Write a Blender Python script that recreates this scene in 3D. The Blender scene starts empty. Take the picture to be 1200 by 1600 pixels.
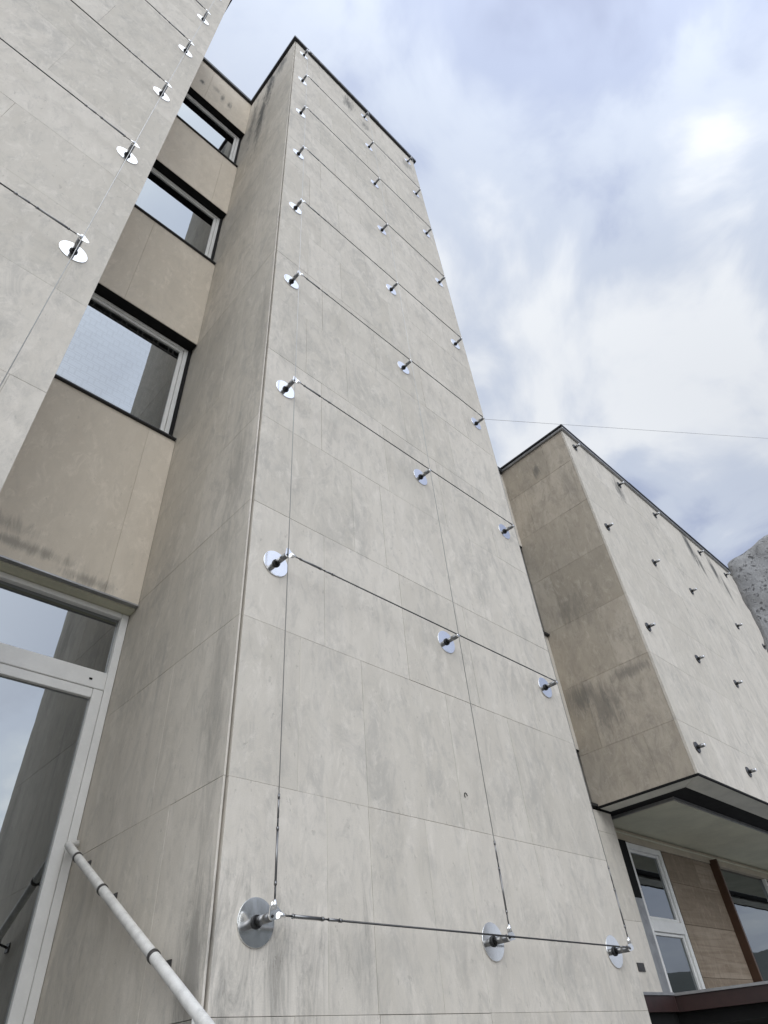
import bpy, bmesh, math, random
from mathutils import Matrix, Vector

sc = bpy.context.scene
C = sc.collection
H = 1.6                      # eye height: heights below are measured from the eye, H lifts them onto the ground

# ------------------------------------------------------------------ camera
RM = [[0.7267865, -0.68317697, -0.0710677],
      [0.42128607, 0.52509985, -0.73945128],
      [0.54249372, 0.50748338, 0.66944842]]
cam = bpy.data.cameras.new('camera'); cam_o = bpy.data.objects.new('camera', cam); C.objects.link(cam_o)
cam.sensor_fit = 'VERTICAL'; cam.sensor_height = 32.0; cam.lens = 32.0 * 985.24 / 1600.0
cam.clip_start = 0.05; cam.clip_end = 4000
m = Matrix.Identity(4)
for i in range(3):
    m[i][0] = RM[0][i]; m[i][1] = -RM[1][i]; m[i][2] = -RM[2][i]
m[0][3], m[1][3], m[2][3] = 0, 0, H
cam_o.matrix_world = m
sc.camera = cam_o

# ------------------------------------------------------------------ world and sun
SUN = Vector((-0.40, -0.70, 0.59)).normalized()
w = bpy.data.worlds.new('World'); sc.world = w; w.use_nodes = True
nt = w.node_tree; N = nt.nodes; L = nt.links; N.clear()
def wn(t, **k):
    n = N.new(t)
    for a, b in k.items(): setattr(n, a, b)
    return n
out = wn('ShaderNodeOutputWorld'); bg = wn('ShaderNodeBackground'); bg.inputs[1].default_value = 0.09
sky = wn('ShaderNodeTexSky', sky_type='NISHITA', sun_disc=False)
sky.sun_elevation = math.asin(SUN.z); sky.sun_rotation = math.atan2(SUN.x, SUN.y)
sky.air_density = 1.0; sky.dust_density = 2.0; sky.ozone_density = 1.5
tc = wn('ShaderNodeTexCoord'); sep = wn('ShaderNodeSeparateXYZ'); L.new(tc.outputs['Generated'], sep.inputs[0])
def wm(op, a, b=None, clamp=False):
    n = wn('ShaderNodeMath', operation=op, use_clamp=clamp)
    for i, v in enumerate((a, b)):
        if v is None: continue
        if isinstance(v, (int, float)): n.inputs[i].default_value = v
        else: L.new(v, n.inputs[i])
    return n.outputs[0]
zz = wm('ADD', wm('MAXIMUM', sep.outputs[2], 0.0), 0.22)
cx = wm('DIVIDE', sep.outputs[0], zz); cy = wm('DIVIDE', sep.outputs[1], zz)
cmb = wn('ShaderNodeCombineXYZ'); L.new(cx, cmb.inputs[0]); L.new(cy, cmb.inputs[1]); cmb.inputs[2].default_value = 3.7
def wnoise(scale, detail, rough, off, dist=0.0):
    mp = wn('ShaderNodeMapping'); mp.inputs['Location'].default_value = off; L.new(cmb.outputs[0], mp.inputs[0])
    n = wn('ShaderNodeTexNoise'); n.inputs['Scale'].default_value = scale; n.inputs['Detail'].default_value = detail
    n.inputs['Roughness'].default_value = rough; n.inputs['Distortion'].default_value = dist
    L.new(mp.outputs[0], n.inputs['Vector']); return n.outputs[0]
def wramp(v, stops):
    r = wn('ShaderNodeValToRGB'); e = r.color_ramp.elements; r.color_ramp.interpolation = 'EASE'
    while len(e) < len(stops): e.new(0.5)
    for q, (p, c) in zip(e, stops): q.position = p; q.color = (*c, 1)
    L.new(v, r.inputs[0]); return r.outputs[0]
def wmix(f, a, b, mode='MIX'):
    n = wn('ShaderNodeMix', data_type='RGBA', blend_type=mode)
    for s, v in ((n.inputs[0], f), (n.inputs[6], a), (n.inputs[7], b)):
        if isinstance(v, (int, float)): s.default_value = v
        elif isinstance(v, tuple): s.default_value = (*v, 1)
        else: L.new(v, s)
    return n.outputs[2]
SKY_OFF = (-23.837, 12.373, 0.0)
cov = wramp(wnoise(0.8, 3, 0.5, (SKY_OFF[0] + 11.3, SKY_OFF[1] + 4.1, 0.4), 0.2), [(0.25, (0.8,) * 3), (0.55, (1, 1, 1))])
fine = wnoise(4.2, 6, 0.55, (3.1, 7.7, 2.2), 0.5)
den = wramp(wm('ADD', wnoise(1.55, 5, 0.48, (SKY_OFF[0] + 2.7, SKY_OFF[1] + 8.3, 1.2), 0.25), wm('MULTIPLY', wm('SUBTRACT', fine, 0.5), 0.42)),
            [(0.34, (3.4, 4.0, 6.0)), (0.44, (5.0, 5.8, 8.0)), (0.54, (7.2, 8.0, 9.6)), (0.66, (10.6, 11.0, 11.6))])
skyc = wmix(1.0, sky.outputs[0], (0.80, 0.86, 0.98), 'MULTIPLY')
col = wmix(cov, skyc, den)
# thin cloud glows around the veiled sun, as cloud does in every hazy sky
dot = wn('ShaderNodeVectorMath', operation='DOT_PRODUCT'); L.new(tc.outputs['Generated'], dot.inputs[0]); dot.inputs[1].default_value = SUN
glow = wm('MULTIPLY', wm('POWER', wm('MAXIMUM', dot.outputs['Value'], 0.0), 2.2), 1.0, True)
hz = wm('MULTIPLY', wm('POWER', wm('SUBTRACT', 1.0, wm('MAXIMUM', sep.outputs[2], 0.0)), 3.5), 0.8)
col = wmix(hz, col, (8.3, 8.7, 9.2))          # pale haze low over the horizon
col = wmix(wm('MULTIPLY', glow, 0.85), col, (8.2, 8.5, 8.9))
col = wmix(1.0, col, wmix(glow, (1.0, 1.0, 1.0), (3.6, 3.6, 3.55)), 'MULTIPLY')
L.new(col, bg.inputs[0]); L.new(bg.outputs[0], out.inputs[0])

sun = bpy.data.lights.new('sun', 'SUN'); sun.energy = 0.5; sun.angle = math.radians(40); sun.color = (1.0, 0.97, 0.93)
sun_o = bpy.data.objects.new('sun', sun); C.objects.link(sun_o)
sun_o.rotation_euler = SUN.to_track_quat('Z', 'Y').to_euler(); sun_o.location = (4, -6, 20)

sc.view_settings.view_transform = 'Standard'; sc.view_settings.look = 'None'
sc.view_settings.exposure = -0.2; sc.view_settings.gamma = 1.0; sc.view_settings.use_curve_mapping = False
sc.render.engine = 'CYCLES'
sc.cycles.max_bounces = 10; sc.cycles.diffuse_bounces = 6; sc.cycles.glossy_bounces = 6; sc.cycles.transparent_max_bounces = 12

# ------------------------------------------------------------------ materials
class Mat:
    def __init__(s, name):
        s.m = bpy.data.materials.new(name); s.m.use_nodes = True; s.t = s.m.node_tree; s.N = s.t.nodes; s.N.clear()
        s.out = s.n('ShaderNodeOutputMaterial')
    def n(s, t, **k):
        q = s.N.new(t)
        for a, b in k.items(): setattr(q, a, b)
        return q
    def put(s, v, sock):
        if isinstance(v, (int, float)): sock.default_value = v
        elif isinstance(v, (tuple, list)): sock.default_value = (*v, 1) if (len(v) == 3 and sock.type == 'RGBA') else v
        else: s.t.links.new(v, sock)
    def math(s, op, a, b=None, c=None, clamp=False):
        q = s.n('ShaderNodeMath', operation=op, use_clamp=clamp)
        for i, v in enumerate((a, b, c)):
            if v is not None: s.put(v, q.inputs[i])
        return q.outputs[0]
    def mix(s, f, a, b, mode='MIX'):
        q = s.n('ShaderNodeMix', data_type='RGBA', blend_type=mode)
        s.put(f, q.inputs[0]); s.put(a, q.inputs[6]); s.put(b, q.inputs[7]); return q.outputs[2]
    def map(s, vec, scale=(1, 1, 1), loc=(0, 0, 0)):
        q = s.n('ShaderNodeMapping'); q.inputs['Scale'].default_value = scale; q.inputs['Location'].default_value = loc
        s.t.links.new(vec, q.inputs[0]); return q.outputs[0]
    def noise(s, vec, scale, detail=4, rough=0.5, dist=0.0):
        q = s.n('ShaderNodeTexNoise'); s.t.links.new(vec, q.inputs['Vector'])
        for k, v in (('Scale', scale), ('Detail', detail), ('Roughness', rough), ('Distortion', dist)): q.inputs[k].default_value = v
        return q.outputs[0]
    def ramp(s, v, a, b):
        q = s.n('ShaderNodeMapRange', interpolation_type='SMOOTHSTEP'); s.put(v, q.inputs[0])
        q.inputs[1].default_value = a; q.inputs[2].default_value = b; return q.outputs[0]
    def bsdf(s, col, rough=0.5, metal=0.0, bump=None, dist=0.002, strength=0.4, spec=0.5):
        b = s.n('ShaderNodeBsdfPrincipled'); s.put(col, b.inputs['Base Color']); s.put(rough, b.inputs['Roughness'])
        s.put(metal, b.inputs['Metallic']); b.inputs['Specular IOR Level'].default_value = spec
        if bump is not None:
            q = s.n('ShaderNodeBump'); q.inputs['Strength'].default_value = strength; q.inputs['Distance'].default_value = dist
            s.put(bump, q.inputs['Height']); s.t.links.new(q.outputs[0], b.inputs['Normal'])
        s.t.links.new(b.outputs[0], s.out.inputs[0]); return b

def stone(name, ca, cb, cdark, stains=(), vein=(2.0, 2.0, 0.8), mottle=0.58, streak=0.32, slabvar=0.38):
    """weathered limestone cladding; stains = (x, y, z, rx, ry, rz, strength) in metres above the ground"""
    M = Mat(name)
    pos = M.n('ShaderNodeNewGeometry').outputs['Position']
    rnd = M.n('ShaderNodeObjectInfo').outputs['Random']
    off = M.n('ShaderNodeCombineXYZ')
    M.put(M.math('MULTIPLY', rnd, 37.0), off.inputs[0]); M.put(M.math('MULTIPLY', rnd, 91.0), off.inputs[2])
    add = M.n('ShaderNodeVectorMath', operation='ADD'); M.put(pos, add.inputs[0]); M.put(off.outputs[0], add.inputs[1]); p2 = add.outputs[0]
    v1 = M.noise(M.map(p2, vein), 2.0, 7, 0.62, 1.2)
    col = M.mix(M.ramp(v1, 0.3, 0.7), ca, cb)
    # slab to slab tone
    col = M.mix(M.math('MULTIPLY', M.ramp(rnd, 0.0, 1.0), slabvar), col, (cb[0] * 0.82, cb[1] * 0.82, cb[2] * 0.8))
    # cloudy grey weathering that runs over the joints
    big = M.noise(M.map(pos, (1, 1, 0.6)), 0.9, 4, 0.55, 0.3)
    mid = M.noise(M.map(pos, (1, 1, 0.6)), 4.0, 9, 0.75, 0.8)
    pat = M.math('MULTIPLY', M.ramp(big, 0.30, 0.62), M.ramp(mid, 0.46, 0.66))
    col = M.mix(M.math('MULTIPLY', pat, mottle), col, cdark)
    # brushed-looking upright marks of the cut stone
    bru = M.noise(M.map(pos, (1.0, 1.0, 0.42)), 13.0, 10, 0.78, 0.7)
    col = M.mix(M.math('MULTIPLY', M.ramp(bru, 0.48, 0.66), mottle * 0.7), col, cdark)
    pale = M.math('MULTIPLY', M.ramp(M.noise(M.map(pos, (1, 1, 0.5)), 10.0, 10, 0.78, 0.7), 0.50, 0.66), 0.5)
    col = M.mix(pale, col, (min(1, ca[0] * 1.12), min(1, ca[1] * 1.12), min(1, ca[2] * 1.13)))
    # rain streaks
    st = M.math('MULTIPLY', M.ramp(M.noise(M.map(pos, (9, 9, 0.5)), 1.6, 7, 0.7, 0.5), 0.46, 0.80), M.ramp(M.noise(M.map(pos, (0.9, 0.9, 0.5)), 1.1, 4, 0.6), 0.38, 0.68))
    col = M.mix(M.math('MULTIPLY', st, streak), col, cdark)
    # flecks and small pits of the limestone
    fl = M.ramp(M.noise(M.map(p2, (1, 1, 0.5)), 34.0, 3, 0.6), 0.66, 0.74)
    col = M.mix(M.math('MULTIPLY', fl, 0.30), col, (cdark[0] * 0.7, cdark[1] * 0.7, cdark[2] * 0.7))
    gr = M.noise(p2, 160.0, 2, 0.5)
    col = M.mix(M.math('MULTIPLY', M.ramp(gr, 0.35, 0.7), 0.10), col, cdark)
    # single stains
    if stains:
        ragged = M.noise(M.map(pos, (7, 7, 1.3)), 1.7, 9, 0.78, 1.0)
        tot = None
        for (x, y, z, rx, ry, rz, k) in stains:
            mp = M.map(pos, (1 / rx, 1 / ry, 1 / rz), (-x / rx, -y / ry, -z / rz))
            ln = M.n('ShaderNodeVectorMath', operation='LENGTH'); M.put(mp, ln.inputs[0])
            d = M.math('ADD', M.math('MULTIPLY', M.math('SUBTRACT', ragged, 0.5), 3.6), ln.outputs['Value'])
            v = M.math('MULTIPLY', M.ramp(d, 1.15, 0.05), k)
            tot = v if tot is None else M.math('MAXIMUM', tot, v)
        col = M.mix(tot, col, (0.10, 0.10, 0.095))
    hgt = M.math('ADD', M.math('MULTIPLY', fl, -0.8), M.math('ADD', M.math('MULTIPLY', mid, 0.9), M.math('MULTIPLY', gr, 0.35)))
    M.bsdf(col, 0.86, 0, hgt, 0.004, 0.35, 0.25)
    return M.m

CA, CB, CD = (0.66, 0.615, 0.545), (0.588, 0.546, 0.478), (0.388, 0.371, 0.338)
tower_stains = [(2.66, 2.4, 15.05, 0.16, 1, 0.42, .75), (3.05, 2.4, 14.7, 0.14, 1, 0.25, .6), (4.2, 2.4, 14.9, 0.22, 1, 0.3, .5),
                (1.43, 3.12, 15.0, 1, 0.17, 1.3, 1.0), (1.43, 3.25, 13.5, 1, 0.14, 1.6, .9), (1.43, 2.8, 15.3, 1, 0.2, 0.6, .8), (1.43, 3.55, 14.2, 1, 0.12, 1.6, .55),
                (1.43, 2.50, 1.95, 1, 0.14, 0.35, .6), (1.43, 2.55, 3.0, 1, 0.12, 0.8, .3), (1.43, 2.6, 4.6, 1, 0.16, 0.7, .3), (1.43, 2.5, 6.3, 1, 0.1, 0.8, .25)]
m_tower = stone('tower_limestone', CA, CB, CD, tower_stains)
m_side = stone('tower_side_limestone', CA, CB, CD, tower_stains, streak=0.65)
m_wing = stone('wing_limestone', CA, CB, CD)
block_stains = [(8.25, 2.42, 8.5, .16, 1, .34, .8), (10.78, 2.42, 8.6, .17, 1, .55, 1.0), (10.98, 2.42, 8.25, .11, 1, .35, .8), (11.72, 2.42, 8.5, .17, 1, .45, 1.0), (11.98, 2.42, 8.15, .13, 1, .35, .8),
                (6.79, 3.42, 4.85, 1, .3, .22, .55), (6.79, 3.15, 4.65, 1, .25, .35, .5), (6.79, 2.75, 4.92, 1, .35, .09, .5), (6.79, 3.03, 8.5, 1, .07, .16, .6), (6.79, 2.6, 7.9, 1, .14, .5, .3), (6.79, 3.2, 6.0, 1, .3, .3, .35)]
m_block = stone('block_limestone', CA, CB, CD, block_stains)
m_grime_shade = stone('grimy_shaded_limestone', (0.50, 0.445, 0.37), (0.42, 0.368, 0.30), (0.25, 0.225, 0.19), block_stains, mottle=0.6, slabvar=0.7)  # block's side face: grime, plus its shade put into a darker base colour
recess_stains = [(.5, 3.77, 14.62, .06, 1, .12, .9), (.9, 3.77, 14.7, .05, 1, .28, .8), (1.03, 3.77, 14.66, .05, 1, .22, .8), (.75, 3.77, 14.85, .12, 1, .14, .4),
                 (.55, 3.77, 4.33, .5, 1, .06, .5), (1.05, 3.77, 4.25, .22, 1, .06, .5), (.4, 3.77, 4.45, .3, 1, .08, .4)]
m_recess = stone('recess_render', (0.69, 0.622, 0.523), (0.63, 0.562, 0.467), (0.44, 0.40, 0.34), recess_stains, mottle=0.3, streak=0.25)
m_brown = stone('brown_travertine', (0.34, 0.28, 0.215), (0.23, 0.178, 0.13), (0.12, 0.095, 0.07), vein=(0.45, 2, 7.0), mottle=0.3, streak=0.0, slabvar=0.6)

def simple(name, col, rough=0.5, metal=0.0, var=0.12, scale=9.0, spec=0.5, bump=0.15):
    M = Mat(name); pos = M.n('ShaderNodeNewGeometry').outputs['Position']
    n1 = M.noise(pos, scale, 5, 0.6); n2 = M.noise(pos, scale * 9, 3, 0.6)
    c = M.mix(M.math('MULTIPLY', M.ramp(n1, 0.35, 0.7), var * 2), col, tuple(v * 0.6 for v in col))
    c = M.mix(M.math('MULTIPLY', M.ramp(n2, 0.5, 0.75), var), c, tuple(min(1, v * 1.35) for v in col))
    M.bsdf(c, M.math('ADD', M.math('MULTIPLY', n1, 0.2), rough - 0.1), metal, n2, 0.001, bump, spec); return M.m
m_mortar = simple('joint_mortar', (0.36, 0.335, 0.30), 0.95, 0, 0.3, 6, 0.2)
m_coping = simple('dark_metal_coping', (0.028, 0.029, 0.032), 0.45, 0.3, 0.3)
m_zinc = simple('grey_metal_flashing', (0.36, 0.36, 0.36), 0.45, 0.6, 0.25)
m_white = simple('white_aluminium', (0.74, 0.735, 0.71), 0.42, 0, 0.10, 5)
m_black = simple('black_gasket_and_shade', (0.008, 0.008, 0.008), 0.75, 0, 0.2, 9, 0.2)
m_dark = simple('dark_interior', (0.03, 0.03, 0.032), 0.9, 0, 0.2)
m_soffit = simple('painted_soffit', (0.56, 0.55, 0.43), 0.8, 0, 0.18, 2.2)
m_strip = simple('soffit_strip_metal', (0.60, 0.585, 0.51), 0.6, 0.0, 0.2, 4)
m_beam = simple('header_beam_paint', (0.45, 0.39, 0.30), 0.7, 0, 0.2, 3)
m_maroon = simple('maroon_paint', (0.033, 0.014, 0.012), 0.45, 0, 0.35, 7)
m_fin = simple('red_brown_steel', (0.075, 0.038, 0.022), 0.4, 0, 0.25, 6)
m_rail = simple('white_painted_pipe', (0.72, 0.71, 0.68), 0.5, 0, 0.26, 22)
m_clamp = simple('galvanised_clamp', (0.10, 0.095, 0.09), 0.5, 0.7, 0.3, 30)
m_rubber = simple('black_rubber', (0.014, 0.014, 0.014), 0.6, 0, 0.2, 30)
m_steps = simple('step_stone', (0.30, 0.29, 0.27), 0.85, 0, 0.3, 3)

def steel(name, col, rough, bscale=40.0):
    M = Mat(name); pos = M.n('ShaderNodeNewGeometry').outputs['Position']
    n1 = M.noise(M.map(pos, (1, 1, 0.35)), bscale, 4, 0.6); n2 = M.noise(pos, 7.0, 4, 0.6)
    c = M.mix(M.math('MULTIPLY', M.ramp(n2, 0.4, 0.75), 0.25), col, tuple(v * 0.72 for v in col))
    M.bsdf(c, M.math('ADD', M.math('MULTIPLY', n1, 0.10), rough), 1.0, n1, 0.0006, 0.12); return M.m
m_disc = steel('brushed_stainless_disc', (0.92, 0.92, 0.91), 0.08)
m_post = steel('stainless_post', (0.24, 0.24, 0.24), 0.26)
m_cable = steel('wire_rope', (0.10, 0.10, 0.10), 0.42, 120)
m_sky_pale = steel('sky_pale_wire_rope', (0.50, 0.50, 0.49), 0.42, 120)  # upright cables: same rope, sky reflection put in as a paler colour

def glass(name, refl, tint, wave=0.0):
    M = Mat(name)
    fr = M.n('ShaderNodeLayerWeight'); fr.inputs['Blend'].default_value = 0.32
    f = M.math('ADD', M.math('MULTIPLY', fr.outputs['Fresnel'], 0.75), refl, clamp=True)
    g = M.n('ShaderNodeBsdfGlossy'); g.inputs['Color'].default_value = (0.92, 0.97, 1.0, 1); g.inputs['Roughness'].default_value = 0.012
    pos = M.n('ShaderNodeNewGeometry').outputs['Position']
    b = M.n('ShaderNodeBump'); b.inputs['Strength'].default_value = wave; b.inputs['Distance'].default_value = 0.004
    M.put(M.noise(pos, 3.0, 2, 0.4), b.inputs['Height']); M.put(b.outputs[0], g.inputs['Normal'])
    t = M.n('ShaderNodeBsdfTransparent'); t.inputs['Color'].default_value = (*tint, 1)
    mx = M.n('ShaderNodeMixShader'); M.put(f, mx.inputs[0]); M.put(t.outputs[0], mx.inputs[1]); M.put(g.outputs[0], mx.inputs[2])
    M.put(mx.outputs[0], M.out.inputs[0]); return M.m
m_glass = glass('window_glass', 0.31, (0.15, 0.155, 0.15), 0.10)
def patterned_glass():
    m = glass('patterned_window_glass', 0.31, (0.15, 0.155, 0.15), 0.10)
    M = Mat.__new__(Mat); M.m = m; M.t = m.node_tree; M.N = M.t.nodes
    M.out = [n for n in M.N if n.type == 'OUTPUT_MATERIAL'][0]; src = M.out.inputs[0].links[0].from_socket
    pos = M.n('ShaderNodeNewGeometry').outputs['Position']
    sp = M.n('ShaderNodeSeparateXYZ'); M.put(pos, sp.inputs[0]); cb = M.n('ShaderNodeCombineXYZ'); M.put(sp.outputs[0], cb.inputs[0]); M.put(sp.outputs[2], cb.inputs[1])
    def brick(off, ms):
        b = M.n('ShaderNodeTexBrick'); b.offset = 0.5; M.put(M.map(cb.outputs[0], (1, 1, 1), off), b.inputs['Vector'])
        b.inputs['Scale'].default_value = 4.5; b.inputs['Mortar Size'].default_value = ms; b.inputs['Brick Width'].default_value = 0.75; b.inputs['Row Height'].default_value = 0.42
        return b.outputs['Fac']
    f = M.math('MULTIPLY', M.math('MAXIMUM', brick((0, 0, 0), .03), brick((0.05, 0.028, 0), .022)), 0.10)
    d = M.n('ShaderNodeBsdfDiffuse'); d.inputs['Color'].default_value = (0.42, 0.42, 0.40, 1)
    mx = M.n('ShaderNodeMixShader'); M.put(f, mx.inputs[0]); M.put(src, mx.inputs[1]); M.put(d.outputs[0], mx.inputs[2]); M.put(mx.outputs[0], M.out.inputs[0])
    return m
m_glass_clear = patterned_glass()
m_glass2 = glass('shop_glass', 0.22, (0.14, 0.15, 0.15), 0.12)

def granite():
    M = Mat('rough_granite'); pos = M.n('ShaderNodeNewGeometry').outputs['Position']
    a = M.noise(pos, 3.0, 7, 0.7, 0.6); b = M.noise(pos, 17, 8, 0.8, 1.0); c = M.noise(pos, 70, 4, 0.7)
    vo = M.n('ShaderNodeTexVoronoi'); vo.inputs['Scale'].default_value = 34; M.put(pos, vo.inputs['Vector'])
    col = M.mix(M.ramp(a, 0.35, 0.65), (0.46, 0.46, 0.46), (0.32, 0.322, 0.33))
    pit = M.math('MULTIPLY', M.ramp(b, 0.50, 0.62), M.ramp(vo.outputs['Distance'], 0.55, 0.25))
    col = M.mix(M.math('MULTIPLY', pit, 0.65), col, (0.075, 0.076, 0.08))
    col = M.mix(M.math('MULTIPLY', M.ramp(b, 0.44, 0.3), 0.6), col, (0.52, 0.52, 0.51))
    col = M.mix(M.math('MULTIPLY', M.ramp(c, 0.55, 0.75), 0.35), col, (0.09, 0.09, 0.095))
    M.bsdf(col, 0.9, 0, M.math('SUBTRACT', M.math('ADD', b, M.math('MULTIPLY', c, 0.4)), M.math('MULTIPLY', pit, 1.2)), 0.02, 0.8, 0.2); return M.m
m_granite = granite()
def ground_mat(name, ca, cb, sc_):
    M = Mat(name); pos = M.n('ShaderNodeNewGeometry').outputs['Position']
    a = M.noise(pos, sc_, 6, 0.65); b = M.noise(pos, sc_ * 22, 4, 0.6)
    M.bsdf(M.mix(M.math('ADD', M.math('MULTIPLY', a, 0.6), M.math('MULTIPLY', b, 0.4)), ca, cb), 0.92, 0, b, 0.006, 0.5, 0.2); return M.m
m_ground = ground_mat('pavement', (0.22, 0.215, 0.205), (0.36, 0.35, 0.33), 0.7)
m_reflection_ring = ground_mat('reflection_ring_ground', (0.07, 0.078, 0.07), (0.13, 0.13, 0.115), 0.12)

# ------------------------------------------------------------------ helpers
def obj(name, bm, mat, parent=None, smooth=False):
    me = bpy.data.meshes.new(name); bm.normal_update(); bm.to_mesh(me); bm.free()
    if mat: me.materials.append(mat)
    if smooth:
        for p in me.polygons: p.use_smooth = True
    o = bpy.data.objects.new(name, me); C.objects.link(o)
    if parent: o.parent = parent
    return o
def thing(name, label, cat, loc=(0, 0, 0), group=None):
    o = bpy.data.objects.new(name, None); C.objects.link(o); o.location = loc; o.empty_display_size = 0.2
    o['label'] = label; o['category'] = cat
    if group: o['group'] = group
    return o
def tag(o, label, cat, group=None):
    o['label'] = label; o['category'] = cat
    if group: o['group'] = group
def box_into(bm, a, b, ch=0.0):
    (x0, y0, z0), (x1, y1, z1) = a, b
    vs = [bm.verts.new(v) for v in ((x0, y0, z0), (x1, y0, z0), (x1, y1, z0), (x0, y1, z0), (x0, y0, z1), (x1, y0, z1), (x1, y1, z1), (x0, y1, z1))]
    fs = [bm.faces.new([vs[i] for i in f]) for f in ((0, 3, 2, 1), (4, 5, 6, 7), (0, 1, 5, 4), (1, 2, 6, 5), (2, 3, 7, 6), (3, 0, 4, 7))]
    if ch > 0:
        es = {e for f in fs for e in f.edges}
        bmesh.ops.bevel(bm, geom=list(es), offset=ch, segments=1, affect='EDGES', profile=0.5)
def box(name, a, b, mat, parent=None, ch=0.0):
    """box in world coordinates; its mesh is stored relative to the parent's location"""
    p = parent
    o = Vector((0, 0, 0))
    while p is not None: o += p.location; p = p.parent
    bm = bmesh.new(); box_into(bm, Vector(a) - o, Vector(b) - o, ch); return obj(name, bm, mat, parent)
def tube_into(bm, p, q, r0, r1=None, seg=12, caps=True):
    r1 = r0 if r1 is None else r1
    p, q = Vector(p), Vector(q); d = (q - p).normalized(); u = d.orthogonal().normalized(); v = d.cross(u)
    A = []; B = []
    for i in range(seg):
        t = 2 * math.pi * i / seg; k = u * math.cos(t) + v * math.sin(t)
        A.append(bm.verts.new(p + k * r0)); B.append(bm.verts.new(q + k * r1))
    for i in range(seg):
        j = (i + 1) % seg; f = bm.faces.new((A[i], A[j], B[j], B[i])); f.smooth = True
    if caps: bm.faces.new(A[::-1]); bm.faces.new(B)
def tube(name, p, q, r0, mat, parent=None, r1=None, seg=12):
    o = Vector((0, 0, 0)); pp = parent
    while pp is not None: o += pp.location; pp = pp.parent
    bm = bmesh.new(); tube_into(bm, Vector(p) - o, Vector(q) - o, r0, r1, seg); return obj(name, bm, mat, parent)
def copy_tree(o, parent=None):
    c = o.copy(); C.objects.link(c); c.parent = parent
    for ch in list(o.children): copy_tree(ch, c)
    return c

rng = random.Random(7)
JZ = [round(0.207 + 0.807 * k + H, 4) for k in range(-2, 18)]      # course joints shared by every wall
GAP = 0.0009
def courses(z0, z1):
    zs = [z0] + [z for z in JZ if z0 + 0.12 < z < z1 - 0.12] + [z1]
    return list(zip(zs[:-1], zs[1:]))
def slabs(parent, mat, axis, plane, inward, thick, lo, hi, z0, z1, even, odd, extra=None, gap=None):
    GAP = gap or 0.0009
    """stone slabs on a wall plane; axis 'y' = wall facing -y spread along x, 'x' = wall facing +-x spread along y"""
    for (a, b) in courses(z0, z1):
        k = round((a - H - 0.207) / 0.807)
        js = list(even if k % 2 == 0 else odd)
        if extra and k in extra: js = extra[k]
        js = [lo] + [j + rng.uniform(-.012, .012) for j in js if lo + .1 < j < hi - .1] + [hi]
        for u, v in zip(js[:-1], js[1:]):
            pr = rng.uniform(-0.0007, 0.0007)
            GAP = (gap or 0.0009) * rng.choice((.35, .6, .8, 1.0, 1.3, 1.7))
            if axis == 'y': A = (u + GAP, plane + pr, a + GAP); B = (v - GAP, plane + inward * thick, b - GAP)
            else: A = (plane + pr, u + GAP, a + GAP); B = (plane + inward * thick, v - GAP, b - GAP)
            lo_ = tuple(min(p, q) for p, q in zip(A, B)); hi_ = tuple(max(p, q) for p, q in zip(A, B))
            box('stone_slab', lo_, hi_, mat, parent, 0.0008)

# ------------------------------------------------------------------ the setting
bm = bmesh.new(); box_into(bm, (-400, -400, -0.4), (400, 400, 0)); g = obj('ground', bm, m_ground); g['kind'] = 'structure'
bm = bmesh.new()                                                     # added unseen ring of ground, shaped for the reflections in discs and glass
nr, na = 7, 96; ring = []
for i in range(nr + 1):
    r = 46 + i * 16; row = []
    for j in range(na):
        t = 2 * math.pi * j / na
        h = (math.sin(i / nr * math.pi * 0.75) * (8.5 + 2.2 * math.sin(3 * t + 1) + 2.2 * math.sin(7 * t + i) + 24 * math.exp(-((t - math.radians(302)) / .17) ** 2) + 1.4 * math.sin(13 * t + 2 * i))) - 0.3  # tall bump on one bearing greys the lowest disc's reflection
        row.append(bm.verts.new((r * math.cos(t), r * math.sin(t), max(h, -0.3))))
    ring.append(row)
for i in range(nr):
    for j in range(na):
        k = (j + 1) % na; bm.faces.new((ring[i][j], ring[i][k], ring[i + 1][k], ring[i + 1][j]))
g = obj('reflection_ring', bm, m_reflection_ring, smooth=True); g['kind'] = 'structure'

XE, XR, XA, YF, YW, ZT = 1.426, 4.45, 0.23, 2.40, 3.77, 14.0 + H     # tower edges, left wing edge, front plane, recess plane, top

def coping_run(parent, name, a, b, step, mat, ch=.005):
    (x0_, y0_, z0_), (x1_, y1_, z1_) = a, b; n_ = max(1, round((x1_ - x0_) / step)); w_ = (x1_ - x0_) / n_
    for i in range(n_):
        jz, jy = rng.uniform(-.003, .003), rng.uniform(-.004, .004)
        box(name, (x0_ + w_ * i + .002, y0_ + jy, z0_), (x0_ + w_ * (i + 1) - .002, y1_, z1_ + jz), mat, parent, ch)
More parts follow.
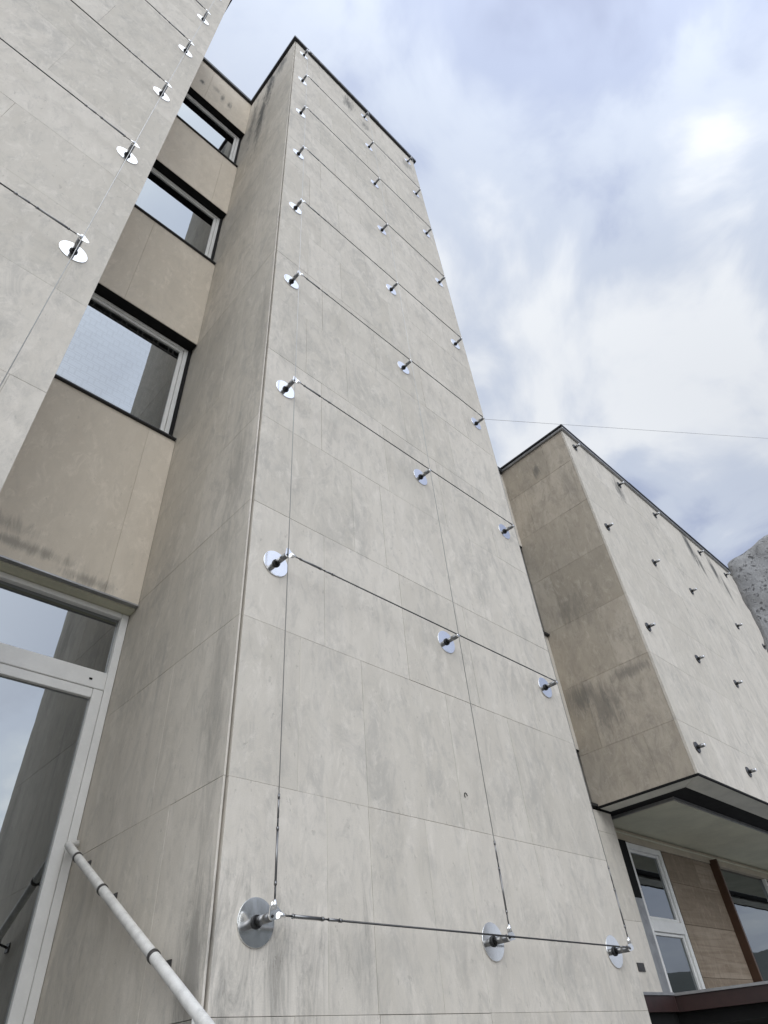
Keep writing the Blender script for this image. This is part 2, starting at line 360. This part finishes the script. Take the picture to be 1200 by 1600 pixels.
# ------------------------------------------------------------------ tower
tw = thing('stone_tower', 'tall narrow stair tower clad in pale grey limestone slabs, standing in the middle', 'tower', (2.9, 5, 0))
box('wall_core', (XE + .011, YF + .03, 0), (XR - .03, 9.5, ZT), m_mortar, tw)
ev = [1.98, 2.655, 3.33, 4.0]; od = [1.82, 2.253, 2.97, 3.62]
ex = {0: [1.98, 2.25, 2.655, 2.97, 3.62], 1: [1.82, 2.253, 2.97, 3.62], 2: [1.98, 2.65, 3.33, 4.0], 3: [2.253, 2.545, 3.2, 3.62]}
slabs(tw, m_tower, 'y', YF, 1, .029, XE + .022, XR, 0.0, ZT, ev, od, ex)
slabs(tw, m_side, 'x', XE, 1, .010, YF + .006, YW + .24, 0.0, ZT, [2.86, 3.49], [3.04])
slabs(tw, m_tower, 'x', XR, -1, .029, YF + .032, 9.5, 0.0, ZT, [3.6, 5, 6.5, 8], [4.2, 5.8, 7.3])
coping_run(tw, 'coping', (XE - .05, YF - .05, ZT + .003), (XR + .05, 9.6, ZT + .10), 1.1, m_coping)

# ------------------------------------------------------------------ left wing
lw = thing('building_wing', 'pale limestone wing cut by the left edge of the picture, nearest the glass door', 'building wing', (-1.5, 5, 0))
box('wall_core', (-4.2, YF + .03, 0), (XA - .03, 9.5, ZT), m_mortar, lw)
slabs(lw, m_wing, 'y', YF, 1, .029, -4.2, XA, 0.0, ZT, [-2.7, -1.35, .05], [-2.0, -.67], None, .0004)
slabs(lw, m_wing, 'x', XA, -1, .029, YF + .032, YW + .24, 0.0, ZT, [2.95], [3.3])
box('coping', (-4.25, YF - .05, ZT + .003), (XA + .05, 9.6, ZT + .10), m_coping, lw, .006)

# ------------------------------------------------------------------ recessed bay on the left: door and three windows
rb = thing('recessed_bay', 'narrow beige recessed bay with three windows above a white glazed door', 'wall', (0.83, 4.2, 0))
x0, x1 = XA, XE
OPEN = [(4.33, 5.856), (7.60, 9.10), (10.81, 12.38)]
sp = [(2.60, 4.33), (5.856, 7.60), (9.10, 10.81), (12.38, 14.0)]
for i, (a, b) in enumerate(sp):
    box('wall_backing', (x0 + .004, YW + .03, a + H + .004), (x1 - .004, YW + .26, b + H - .004), m_mortar, rb)
    cut = [1.178] if i % 2 == 0 else [0.62]
    js = [x0 + .002] + cut + [x1 - .002]
    for u, v in zip(js[:-1], js[1:]):
        box('stone_slab', (u + GAP * .6, YW, a + H), (v - GAP * .6, YW + .028, b + H), m_recess, rb, .0015)
box('coping', (x0 + .052, YW - .05, ZT + .003), (x1 - .052, YW + .3, ZT + .10), m_coping, rb, .006)
box('roof_slab', (x0 + .01, YW + .3, ZT - .3), (x1 - .01, 9.4, ZT), m_mortar, rb)
for i, (a, b) in enumerate(OPEN):
    A, B = a + H, b + H; yf = 3.885
    wn_ = thing('window', '', ''); wn_.parent = rb
    for k in ('label', 'category'): del wn_[k]
    wl = Vector(rb.location)
    box('head_shade_sheet', (x0 + .006, YW + .006, B - .012), (x1 - .006, YW + .25, B - .001), m_black, wn_)  # black sheet paints the deep shade under the window head
    box('jamb_gasket', (x1 - .032, yf - .02, A + .01), (x1 - .003, yf + .05, B - .014), m_black, wn_)
    box('sill', (x0 + .006, YW - .028, A + .002), (x1 - .006, yf + .01, A + .02), m_coping, wn_, .003)
    fr = box('frame', (x1 - .075, yf, A + .022), (x1 - .034, yf + .055, B - .014), m_white, wn_, .003)
    box('frame', (x1 - .112, yf + .016, A + .072), (x1 - .077, yf + .06, B - .085), m_white, wn_, .003)
    box('frame', (x0 + .005, yf, A + .022), (x0 + .075, yf + .055, B - .014), m_white, wn_, .003)
    box('frame', (x0 + .077, yf, B - .048), (x1 - .077, yf + .055, B - .015), m_white, wn_, .003)
    box('frame', (x0 + .077, yf + .016, B - .084), (x1 - .077, yf + .06, B - .05), m_white, wn_, .003)
    box('frame', (x0 + .077, yf, A + .022), (x1 - .077, yf + .055, A + .07), m_white, wn_, .003)
    box('pane', (x0 + .077, yf + .03, A + .071), (x1 - .113, yf + .036, B - .086), m_glass_clear if i == 0 else m_glass, wn_)
    box('blind', (x0 + .03, yf + .085, A + .03), (x1 - .03, yf + .09, B - .02), m_dark, wn_)
# door
yd = 3.885
dr = thing('door', '', ''); dr.parent = rb
for k in ('label', 'category'): del dr[k]
box('drip_flashing', (x0 + .003, YW - .012, 2.585 + H), (x1 - .003, YW + .028, 2.599 + H), m_zinc, rb, .002)
box('head_soffit', (x0 + .003, YW + .03, 2.575 + H), (x1 - .003, YW + .26, 2.60 + H), m_soffit, rb)
ZL = -0.10 + H                                                       # landing level
box('frame', (x1 - .053, yd, ZL), (x1 - .003, yd + .07, 2.573 + H), m_white, dr, .003)
box('frame', (x0 + .003, yd, ZL), (x0 + .053, yd + .07, 2.573 + H), m_white, dr, .003)
box('frame', (x0 + .055, yd, 2.535 + H), (x1 - .055, yd + .07, 2.573 + H), m_white, dr, .003)
box('transom_bar', (x0 + .055, yd - .004, 1.988 + H), (x1 - .055, yd + .07, 2.108 + H), m_white, dr, .004)
box('transom_pane', (x0 + .055, yd + .04, 2.11 + H), (x1 - .055, yd + .046, 2.533 + H), m_glass, dr)
lf = thing('door_leaf', '', ''); lf.parent = dr
for k in ('label', 'category'): del lf[k]
lx0, lx1, lz0, lz1 = x0 + .057, x1 - .057, ZL + .012, 1.983 + H
box('stile', (lx1 - .066, yd - .006, lz0), (lx1, yd + .05, lz1), m_white, lf, .003)
box('stile', (lx0, yd - .006, lz0), (lx0 + .066, yd + .05, lz1), m_white, lf, .003)
box('rail', (lx0 + .068, yd - .005, lz1 - .062), (lx1 - .068, yd + .05, lz1 - .001), m_white, lf, .003)
box('rail', (lx0 + .068, yd - .005, lz0 + .001), (lx1 - .068, yd + .05, lz0 + .14), m_white, lf, .003)
box('pane', (lx0 + .068, yd + .02, lz0 + .14), (lx1 - .068, yd + .026, lz1 - .062), m_glass, lf)
box('handle', (lx0 + .02, yd - .05, lz0 + .95), (lx0 + .045, yd - .03, lz0 + 1.25), m_post, lf, .004)
box('drain_slot', (x1 - .165, yd - .008, 2.035 + H), (x1 - .145, yd - .0045, 2.047 + H), m_black, dr)
box('room_back_wall', (x0 + .01, 4.9, ZL), (x1 - .01, 5.0, ZT - .32), m_dark, rb)

# ------------------------------------------------------------------ block on the right
bx0, bx1, by, bz0, bz1 = 6.79, 17.0, 2.42, 2.065 + H, 7.30 + H
bl = thing('building_block', 'low overhanging limestone block on the right with metal pegs on its blank front', 'building block', (11, 6, 0))
box('wall_core', (bx0 + .03, by + .03, bz0 + .07), (bx1, 10, bz1), m_mortar, bl)
slabs(bl, m_block, 'y', by, 1, .029, bx0, bx1, bz0, bz1, [7.5, 8.52, 9.4, 10.3, 11.0, 11.74, 12.6, 13.5, 14.4, 15.4], [7.88, 8.9, 9.56, 10.7, 11.42, 12.31, 13.1, 14.0, 15.0, 16])
slabs(bl, m_grime_shade, 'x', bx0, 1, .029, by + .031, 3.64, bz0, bz1, [2.83], [3.34])
coping_run(bl, 'coping', (bx0 - .035, by - .035, bz1 + .003), (bx1, 10.02, bz1 + .043), 1.7, m_zinc, .003)
coping_run(bl, 'coping_flashing', (bx0 - .05, by - .05, bz1 + .050), (bx1, 10.04, bz1 + .085), 2.1, m_coping, .003)
# underside: metal strip, black shadow groove, painted soffit
zs = bz0 - .004
box('drip_edge', (bx0 - .004, by - .004, zs - .018), (bx1, by + .012, zs + .004), m_black, bl)
box('drip_edge', (bx0 - .004, by + .014, zs - .018), (bx0 + .012, 3.62, zs + .004), m_black, bl)
bm = bmesh.new()
o = bl.location
def strip(pts, z0, z1):
    lo_ = [bm.verts.new(Vector((*p, z0)) - o) for p in pts]; hi_ = [bm.verts.new(Vector((*p, z1)) - o) for p in pts]
    n = len(pts); bm.faces.new(lo_[::-1]); bm.faces.new(hi_)
    for i in range(n): bm.faces.new((lo_[i], lo_[(i + 1) % n], hi_[(i + 1) % n], hi_[i]))
sw = .275
strip([(bx0 + .014, by + .014), (bx1, by + .014), (bx1, by + sw), (bx0 + sw, by + sw)], zs - .004, zs + .02)
obj('soffit_strip', bm, m_strip, bl); bm = bmesh.new()
strip([(bx0 + .014, by + .020), (bx0 + sw - .003, by + sw + .003), (bx0 + sw - .003, 3.60), (bx0 + .014, 3.60)], zs - .004, zs + .02)
obj('soffit_strip', bm, m_strip, bl)
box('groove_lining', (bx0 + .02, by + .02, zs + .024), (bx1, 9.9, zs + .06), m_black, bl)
box('soffit_panel', (bx0 + .56, by + .565, zs - .012), (bx1, 9.8, zs + .022), m_soffit, bl, .002)
box('soffit_trim', (bx0 + .535, by + .54, zs - .008), (bx1, by + .562, zs + .022), m_zinc, bl)
box('soffit_trim', (bx0 + .535, by + .565, zs - .008), (bx0 + .557, 3.9, zs + .022), m_zinc, bl)

# ------------------------------------------------------------------ recessed wall between tower and block
rw = thing('recessed_wall', 'plain pale wall set back between the tower and the right block', 'wall', (5.7, 4, 0))
px1, py = 7.085, 3.62
box('wall_core', (XR + .004, py + .03, 0), (px1 - .03, 4.4, bz0 - .03), m_mortar, rw)
slabs(rw, m_wing, 'y', py, 1, .028, XR + .004, px1, 0.0, 2.04 + H, [5.2, 5.9, 6.5], [4.9, 5.6, 6.2])
slabs(rw, m_wing, 'x', px1, -1, .028, py + .03, 4.0, 0.0, 2.04 + H, [], [])
for (a, b) in ((2.70, 4.20), (5.74, 7.25)):
    box('wall_backing', (XR + .004, py + .03, a + H), (bx0 - .004, py + .26, b + H), m_mortar, rw)
    slabs(rw, m_wing, 'y', py, 1, .028, XR + .004, bx0 - .003, a + H - .002, b + H + .002, [5.3, 6.1], [5.0, 5.8])
for (a, b) in ((2.06, 2.70), (4.20, 5.74)):
    box('sill', (XR + .006, py - .04, a + H + .004), (bx0 - .004, py + .18, a + H + .03), m_coping, rw)
    box('head_shade_sheet', (XR + .006, py + .004, b + H - .018), (bx0 - .004, py + .2, b + H - .004), m_black, rw)  # window head's shade painted as a black sheet here too
    wn_ = thing('window', '', ''); wn_.parent = rw
    for k in ('label', 'category'): del wn_[k]
    box('frame', (XR + .01, py + .14, a + H + .032), (XR + .08, py + .2, b + H - .02), m_white, wn_)
    box('frame', (bx0 - .08, py + .14, a + H + .032), (bx0 - .01, py + .2, b + H - .02), m_white, wn_)
    box('pane', (XR + .082, py + .165, a + H + .032), (bx0 - .082, py + .171, b + H - .02), m_glass, wn_)
    box('blind', (XR + .01, py + .215, a + H + .03), (bx0 - .01, py + .22, b + H - .02), m_dark, wn_)
box('coping', (XR + .052, py - .05, 7.253 + H), (bx0 - .052, 4.2, 7.33 + H), m_coping, rw)
pq = box('wall_plate', (6.735, py - .008, .60 + H), (6.86, py - .0025, .668 + H), m_clamp); tag(pq, 'small grey metal plate on the pale wall just right of the lowest cable fitting', 'plate')

# ------------------------------------------------------------------ shopfront under the block
sf = thing('ground_floor_front', 'shaded glazed ground floor under the overhanging block, with brown stone panel', 'shopfront', (10, 4, 0))
ys = 3.90
box('header_beam', (px1 + .003, ys - .02, 1.915 + H), (bx1, ys + .2, 2.035 + H), m_beam, sf, .003)
box('header_trim', (px1 + .003, ys - .035, 1.985 + H), (bx1, ys - .022, 2.00 + H), m_soffit, sf)
def pane(p, xa, xb, za, zb, y=ys + .045): return box('pane', (xa, y, za + H), (xb, y + .006, zb + H), m_glass2, p)
sl = thing('side_light', '', ''); sl.parent = sf
for k in ('label', 'category'): del sl[k]
box('dark_panel', (px1 + .01, ys + .045, -1.2 + H), (7.745, ys + .06, 1.91 + H), m_coping, sl); box('plinth', (px1 + .003, ys, -1.6 + H), (7.745, ys + .1, -1.205 + H), m_white, sl)
box('reflection_strip', (7.50, ys - .03, 1.32 + H), (7.742, ys + .04, 1.912 + H), m_black, sl); box('reflection_strip', (7.53, ys - .03, -1.2 + H), (7.742, ys + .04, 1.318 + H), m_zinc, sl)  # painted reflections: black for the soffit above, grey for the sky below
wd = thing('casement_window', '', ''); wd.parent = sf
for k in ('label', 'category'): del wd[k]
def bar(xa, xb, za, zb, y0=ys - .012, y1=ys + .07, m=m_white, p=wd): return box('frame', (xa, y0, za + H), (xb, y1, zb + H), m, p, .004)
bar(7.75, 7.825, -1.2, 1.912); bar(8.555, 8.62, -1.2, 1.912)
bar(7.828, 8.552, 1.85, 1.911); bar(7.828, 8.552, 1.02, 1.135); bar(7.828, 8.552, -.35, -.2)
for (a, b) in ((1.137, 1.848), (-.198, 1.018)):
    bar(7.828, 7.862, a, b, ys + .008, ys + .06); bar(8.518, 8.552, a, b, ys + .008, ys + .06)
    bar(7.864, 8.516, b - .03, b - .001, ys + .008, ys + .06); bar(7.864, 8.516, a + .001, a + .03, ys + .008, ys + .06)
    pane(wd, 7.864, 8.516, a + .03, b - .03, ys + .03)
bar(7.828, 8.552, -1.2, -.352)
bar(8.622, 8.645, -1.2, 1.912, ys, ys + .07, m_black, sf)
zsl = [1.91, 1.57, 1.13, .62, .2, -.3, -.8, -1.6]
for i, (b, a) in enumerate(zip(zsl[:-1], zsl[1:])):
    cut = [8.648] + ([9.05] if i in (3, 5) else [9.5] if i in (0, 4) else []) + [10.02]
    for u, v in zip(cut[:-1], cut[1:]):
        box('stone_slab', (u + .0015, ys - .008 + rng.uniform(-.002, .002), a + H + .0015), (v - .0015, ys + .04, b + H - .0015), m_brown, sf, .002)
box('panel_backing', (8.648, ys + .041, 0), (10.02, ys + .2, 1.91 + H), m_dark, sf)
box('fin_post', (10.022, 3.785, 0), (10.062, ys + .1, 1.955 + H), m_fin, sf, .004)
pane(sf, 10.065, 11.93, -1.2, 1.912); pane(sf, 12.0, 14.0, -1.2, 1.912); pane(sf, 14.07, 16.9, -1.2, 1.912)
box('plinth', (10.065, ys, 0), (17, ys + .1, -1.205 + H), m_white, sf)
for x in (11.93, 14.0): box('mullion', (x + .002, ys, -1.2 + H), (x + .068, ys + .08, 1.912 + H), m_white, sf, .003)
box('room_back_wall', (px1, 6.5, 0), (17, 6.6, 2.02 + H), m_dark, sf)
box('room_floor', (px1, 4.1, .01), (17, 6.49, .06), m_dark, sf)

# ------------------------------------------------------------------ maroon canopy
cz1, cz0 = .40 + H, .285 + H
cn = thing('entrance_canopy', 'dark maroon flat canopy with pale metal edge below the shopfront window', 'canopy', (8.5, 3, cz0))
def prism(name, pts, z0, z1, mat, parent):
    bm = bmesh.new(); o = parent.location
    lo_ = [bm.verts.new(Vector((*p, z0)) - o) for p in pts]; hi_ = [bm.verts.new(Vector((*p, z1)) - o) for p in pts]
    n = len(pts); bm.faces.new(lo_[::-1]); bm.faces.new(hi_)
    for i in range(n): bm.faces.new((lo_[i], lo_[(i + 1) % n], hi_[(i + 1) % n], hi_[i]))
    bmesh.ops.recalc_face_normals(bm, faces=bm.faces); return obj(name, bm, mat, parent)
cp = [(4.47, 3.42), (6.88, 3.42), (6.97, 3.46), (7.52, 1.2), (12.5, 1.2), (12.5, 3.86), (7.10, 3.86), (7.10, 3.60), (4.47, 3.60)]
def inset(d): return [(4.47, 3.42 + d), (6.88, 3.42 + d), (6.97 + d, 3.46 + d), (7.52 + d, 1.2 + d), (12.5, 1.2 + d), (12.5, 3.86), (7.10, 3.86), (7.10, 3.60), (4.47, 3.60)]
prism('fascia', cp, cz0, cz1, m_maroon, cn)
prism('edge_flashing', [(x + (-.012 if x < 12 else 0), y - .012) if y < 3.5 else (x, y) for x, y in cp], cz1 + .001, cz1 + .022, m_zinc, cn)
prism('underside', inset(.05), cz0 - .10, cz0 - .001, m_black, cn)

# ------------------------------------------------------------------ cable standoffs
def make_peg():
    t = bpy.data.objects.new('cable_standoff', None); C.objects.link(t); t.empty_display_size = .1
    bm = bmesh.new(); tube_into(bm, (0, -.001, 0), (0, -.012, 0), .060, .056, 28); obj('disc', bm, m_cable, t)
    bm = bmesh.new(); tube_into(bm, (0, -.0122, 0), (0, -.085, 0), .019, .019, 16); obj('post', bm, m_post, t)
    bm = bmesh.new(); tube_into(bm, (0, -.0852, 0), (0, -.095, 0), .019, .015, 16); obj('end_cap', bm, m_disc, t)
    return t
def make_fitting(bracket):
    t = bpy.data.objects.new('cable_standoff', None); C.objects.link(t); t.empty_display_size = .1
    bm = bmesh.new(); tube_into(bm, (0, -.001, 0), (0, -.005, 0), .0845, .0845, 48); tube_into(bm, (0, -.005, 0), (0, -.0065, 0), .0845, .083, 48)
    d = obj('disc', bm, m_disc, t)
    bm = bmesh.new(); tube_into(bm, (0, -.0068, 0), (0, -.016, 0), .025, .023, 20); obj('collar', bm, m_rubber, t)
    bm = bmesh.new(); tube_into(bm, (0, -.0165, 0), (0, -.104, 0), .0165, .0165, 20); tube_into(bm, (0, -.104, 0), (0, -.107, 0), .0165, .0135, 20); obj('post', bm, m_post, t)
    if bracket:
        bm = bmesh.new()                                              # rounded three-cornered end plate
        cs = [(0, 0, .014), (.034, .006, .013), (.004, .036, .013)]
        pts = []
        for (cx_, cz_, r), (s, e) in zip(cs, ((180, 270), (270, 405), (45, 180))):
            for k in range(7):
                a = math.radians(s + (e - s) * k / 6); pts.append((cx_ + r * math.cos(a), cz_ + r * math.sin(a)))
        A = [bm.verts.new((x, -.1075, z)) for x, z in pts]; B = [bm.verts.new((x, -.1125, z)) for x, z in pts]; n = len(pts)
        bm.faces.new(A); bm.faces.new(B[::-1])
        for i in range(n): bm.faces.new((A[i], B[i], B[(i + 1) % n], A[(i + 1) % n]))
        bmesh.ops.recalc_face_normals(bm, faces=bm.faces)
        pl = obj('end_plate', bm, m_disc, t)
        bm = bmesh.new(); tube_into(bm, (0, -.1127, 0), (0, -.1165, 0), .006, .005, 6); obj('screw_head', bm, m_rubber, pl)
    else:
        bm = bmesh.new(); tube_into(bm, (0, -.1072, 0), (0, -.118, 0), .0125, .009, 16); tube_into(bm, (-.016, -.112, 0), (.016, -.112, 0), .0075, .0075, 10)
        obj('end_cap', bm, m_disc, t)
    return t
ROWS = [0.492, 2.2286, 3.857, 5.4723, 7.0839, 8.7142, 10.3434, 11.9738, 13.5798]
COLS = [1.6228, 3.0644, 4.2296]
ordn = ['lowest', 'second lowest', 'third', 'fourth', 'fifth', 'sixth', 'seventh', 'eighth', 'topmost']
proto = {True: make_fitting(True), False: make_fitting(False), 'peg': make_peg()}; used = {True: False, False: False, 'peg': False}
def place(x, y, z, br, label, group):
    t = proto[br] if not used[br] else copy_tree(proto[br]); used[br] = True
    t.location = (x, y, z); t['label'] = label; t['category'] = 'standoff'; t['group'] = group; return t
jit = lambda s: rng.uniform(-s, s)
G1 = 'round steel standoffs on the tower front'
for ci, (cn_, x) in enumerate(zip(('left', 'middle', 'right'), COLS)):
    for ri, z in enumerate(ROWS):
        t = place(x, YF, z + H, ci == 0 or ri == 0,
              f'steel disc and peg in the {cn_} column of the tower, {ordn[ri]} row' + ('' if ri in (0, 1, 8) else ' from the bottom'), G1)
        t.rotation_euler = (jit(.018), jit(.03), jit(.018))
for ri in range(2, 8):
    if True: place(0.040, YF, ROWS[ri] + H, True, f'steel disc and peg at the right edge of the left wing, {["lowest", "second lowest", "third lowest", "third highest", "second highest", "highest"][ri - 2]} in view', 'round steel standoffs on the left wing').rotation_euler = (0, jit(.03), 0)
BC = [7.035, 8.345, 9.545, 11.27, 12.43]; BR = [2.375, 3.845, 5.445, 7.075]
for ci, x in enumerate(BC):
    for ri, z in enumerate(BR):
        if (ci == 2 and ri == 0) or (ci == 3 and ri < 2) or (ci == 4 and ri < 2): continue
        place(x, by, z + H, 'peg', f'small metal peg on the right block, {["first", "second", "third", "fourth", "fifth"][ci]} column from its corner, {["lowest", "second", "third", "top"][ri]} row', 'metal pegs on the right block')

# ------------------------------------------------------------------ cables
YC = YF - .110
def cable(name, label, p, q, r, group, buckle=None, swage=True, rope=None):
    p, q = Vector(p), Vector(q); d = (q - p).normalized(); ln = (q - p).length
    t = thing(name, label, 'cable', p, group)
    def T(nm, a, b, r0, r1=None, mat=m_cable, par=None, seg=8):
        bm = bmesh.new(); tube_into(bm, d * a, d * b, r0, r1, seg); return obj(nm, bm, mat, par or t)
    if buckle:
        k = buckle
        T('wire_rope', .30 * k, ln - .02, r, None, rope or m_cable)
        w_ = .72 if k > 1.3 else 1.0
        tb = T('turnbuckle', .055 * k, .20 * k, .0068 * w_, .0068 * w_, m_post, None, 12)
        T('threaded_rod', .01, .056 * k, .0036, .0036, m_cable, tb)
        T('lock_nut', .050 * k, .060 * k, .0085 * w_, .0085 * w_, m_post, tb, 6); T('lock_nut', .196 * k, .206 * k, .0085 * w_, .0085 * w_, m_post, tb, 6)
        T('threaded_rod', .205 * k, .235 * k, .0036, .0036, m_cable, tb)
        T('swage_sleeve', .232 * k, .302 * k, .0062 * w_, .0050 * w_, m_post, tb, 12); T('lock_nut', .288 * k, .302 * k, .0078 * w_, .0070 * w_, m_post, tb, 12)
        cl = T('clevis', -.012, .020, .0115, .0072, m_disc, tb, 10)
    else:
        T('wire_rope', .0, ln, r, None, rope or m_cable)
    if swage:
        T('end_sleeve', ln - .115, ln - .005, .0042, .0062, m_post, None, 12)
    return t
for ri, z in enumerate(ROWS):
    cable('steel_cable', f'level steel cable across the tower on the {ordn[ri]} row of pegs' + ('' if ri in (0, 1, 8) else ' from the bottom'),
          (COLS[0] + .036, YC - .006, z + H + .006), (COLS[2] - .004, YC - .004, z + H + .004), .0042, 'level cables on the tower', 1.0)
for cn_, x, dx in zip(('left', 'middle', 'right'), COLS, (.004, .004, .004)):
    cable('steel_cable', f'thin upright steel cable down the {cn_} column of pegs on the tower', (x + dx, YC - .006, ROWS[0] + H + .036), (x + dx, YC - .006, ROWS[8] + H), .0023, 'upright cables on the tower', 1.35, False, m_sky_pale)
for ri in range(2, 8):
    k = ["lowest", "second lowest", "third lowest", "third highest", "second highest", "highest"][ri - 2]
    cable('steel_cable', f'level steel cable on the left wing reaching the {k} peg in view', (.03, YC - .006, ROWS[ri] + H + .006), (-4.0, YC - .006, ROWS[ri] + H + .006), .0044, 'level cables on the left wing', 1.25)
cable('steel_cable', 'thin upright steel cable down the pegs of the left wing', (.044, YC - .006, ROWS[0] + H), (.044, YC - .006, ROWS[8] + H), .0025, 'upright cables on the left wing', None, False, m_sky_pale)

# ------------------------------------------------------------------ handrail and steps
rx = 1.356
hr = thing('handrail', 'white painted pipe handrail sloping down along the tower wall beside the door', 'handrail', (rx, 3.0, 1.5))
P0, P1 = Vector((rx, 3.80, 1.057 + H)), Vector((rx, 2.299, .205 + H)); dd = (P1 - P0).normalized(); P2 = P0 + dd * 3.05
pts = [Vector((rx + .058, 3.835, 1.078 + H)), Vector((rx + .02, 3.832, 1.076 + H)), P0 + Vector((.002, .012, .006)), P0 - dd * -.03, P0 + dd * .3, P0 + dd * 1.0, P1, P2]
bm = bmesh.new(); prev = None; R = .0205; seg = 20; o = hr.location
tang = [(pts[min(i + 1, len(pts) - 1)] - pts[max(i - 1, 0)]).normalized() for i in range(len(pts))]
ref = Vector((0, .5, .86))
for p, tn in zip(pts, tang):
    u = (ref - tn * ref.dot(tn))
    u = u.normalized() if u.length > .05 else tn.orthogonal().normalized(); v = tn.cross(u)
    ringv = [bm.verts.new(p - o + (u * math.cos(2 * math.pi * i / seg) + v * math.sin(2 * math.pi * i / seg)) * R) for i in range(seg)]
    if prev:
        for i in range(seg):
            f = bm.faces.new((prev[i], prev[(i + 1) % seg], ringv[(i + 1) % seg], ringv[i])); f.smooth = True
    else: bm.faces.new(ringv[::-1])
    prev = ringv
bm.faces.new(prev); bmesh.ops.recalc_face_normals(bm, faces=bm.faces); obj('pipe', bm, m_rail, hr)
for yb_ in (3.637, 3.249, 2.662):
    k = (yb_ - P0.y) / dd.y; c0 = P0 + dd * k
    cl = tube('clamp', c0 - dd * .009, c0 + dd * .009, .0240, m_clamp, hr, None, 20)
    br = tube('bracket', c0 + Vector((.02, 0, -.012)), (XE - .002, c0.y + .01, c0.z - .03), .006, m_clamp, hr)
    box('wall_plate', (XE - .007, c0.y - .015, c0.z - .052), (XE - .0015, c0.y + .035, c0.z - .008), m_clamp, hr)
c0 = P0 + dd * 1.72
tube('post', (rx, c0.y, 0.35), (rx, c0.y, c0.z - .01), .018, m_rail, hr)
tube('post', (rx, P2.y + .05, 0.0), (rx, P2.y + .05, P2.z), .018, m_rail, hr)
st = thing('entrance_steps', 'stone steps climbing between the two towers to the door', 'steps', (0.83, 3, 0))
box('landing', (x0 + .003, 3.05, 0), (x1 - .003, 4.9, ZL - .004), m_steps, st)
n = 9
for i in range(n):
    zt = (ZL - .004) * (n - i - .0) / (n + 1); y = 3.05 - .29 * i
    wide = x1 - .003
    box('step', (x0 + .003, y - .29, 0), (wide, y - .002, zt), m_steps, st, .006)

# ------------------------------------------------------------------ standing stone at the right
az0, az1, dist = math.radians(10.75), math.radians(-4.0), 4.6
sa = Vector((dist * math.cos(az0), dist * math.sin(az0), 0)); sb = Vector((dist * .99 * math.cos(az1), dist * .99 * math.sin(az1), 0))
ux = (sb - sa).normalized(); uy = Vector((-ux.y, ux.x, 0))
if uy.x < 0: uy = -uy
Wd, Dp, Ht = (sb - sa).length, .45, dist * math.tan(math.radians(30.3)) + H
bm = bmesh.new()
nx, nz, ny = 30, 90, 12
def stone_pt(a, b, c):
    """a across, b deep, c up, each 0..1, rounded at the edges"""
    p = sa + ux * (a * Wd) + uy * (b * Dp); z = c * (Ht + .12 * a + .10 * a * a)
    return Vector((p.x, p.y, z))
bmesh.ops.create_cube(bm, size=1.0)
bmesh.ops.subdivide_edges(bm, edges=bm.edges[:], cuts=2, use_grid_fill=True)
for v in bm.verts: v.co += Vector((.5, .5, .5))
me_tmp = None
def rr(t, r):  # keep value
    return t
for v in bm.verts:
    v.co = stone_pt(v.co.x, v.co.y, v.co.z)
long_e = [e for e in bm.edges if abs(e.verts[0].co.z - e.verts[1].co.z) > .3]
bmesh.ops.subdivide_edges(bm, edges=long_e, cuts=3, use_grid_fill=True)
stn = obj('standing_stone', bm, m_granite, None, True)
md = stn.modifiers.new('bevel', 'BEVEL'); md.width = .055; md.segments = 4; md.limit_method = 'ANGLE'; md.angle_limit = math.radians(50)
md = stn.modifiers.new('sub', 'SUBSURF'); md.subdivision_type = 'SIMPLE'; md.levels = 4; md.render_levels = 4
for nm, sz, stg in (('lumps', .30, .09), ('chips', .08, .012)):
    tx = bpy.data.textures.new(nm, 'CLOUDS'); tx.noise_scale = sz; tx.noise_depth = 3
    md = stn.modifiers.new(nm, 'DISPLACE'); md.texture = tx; md.strength = stg; md.texture_coords = 'GLOBAL'; md.mid_level = .5
tag(stn, 'rough grey granite stone rising at the right edge in front of the block', 'stone')

# ------------------------------------------------------------------ overhead wire
zw = 10.4
a = Vector((.58275 / .74952 * zw, .31403 / .74952 * zw, zw + H)); b = Vector((.79542 / .60552 * zw, .02562 / .60552 * zw, zw + H)); d = (b - a)
k0 = (XR + .02 - a.x) / d.x
bm = bmesh.new(); prevp = None
A = a + d * k0; B = a + d * 5.0
tube_into(bm, A, B, .0035, None, 6)
wr = obj('overhead_wire', bm, m_zinc); tag(wr, 'thin overhead wire crossing the sky above the right block', 'wire')

# ------------------------------------------------------------------ small fixings on the tower front
bm = bmesh.new(); c = Vector((3.023, YF - .004, 1.2 + H)); prevr = None; rings = []
for i in range(10):
    t = math.radians(-60 + 250 * i / 9); cc = c + Vector((-.012 * math.cos(t), 0, .014 * math.sin(t)))
    rings.append(cc)
for p, q in zip(rings[:-1], rings[1:]): tube_into(bm, p, q, .0024, None, 6)
hk = obj('wall_hook', bm, m_black); tag(hk, 'tiny dark open hook ring in the tower front', 'hook')
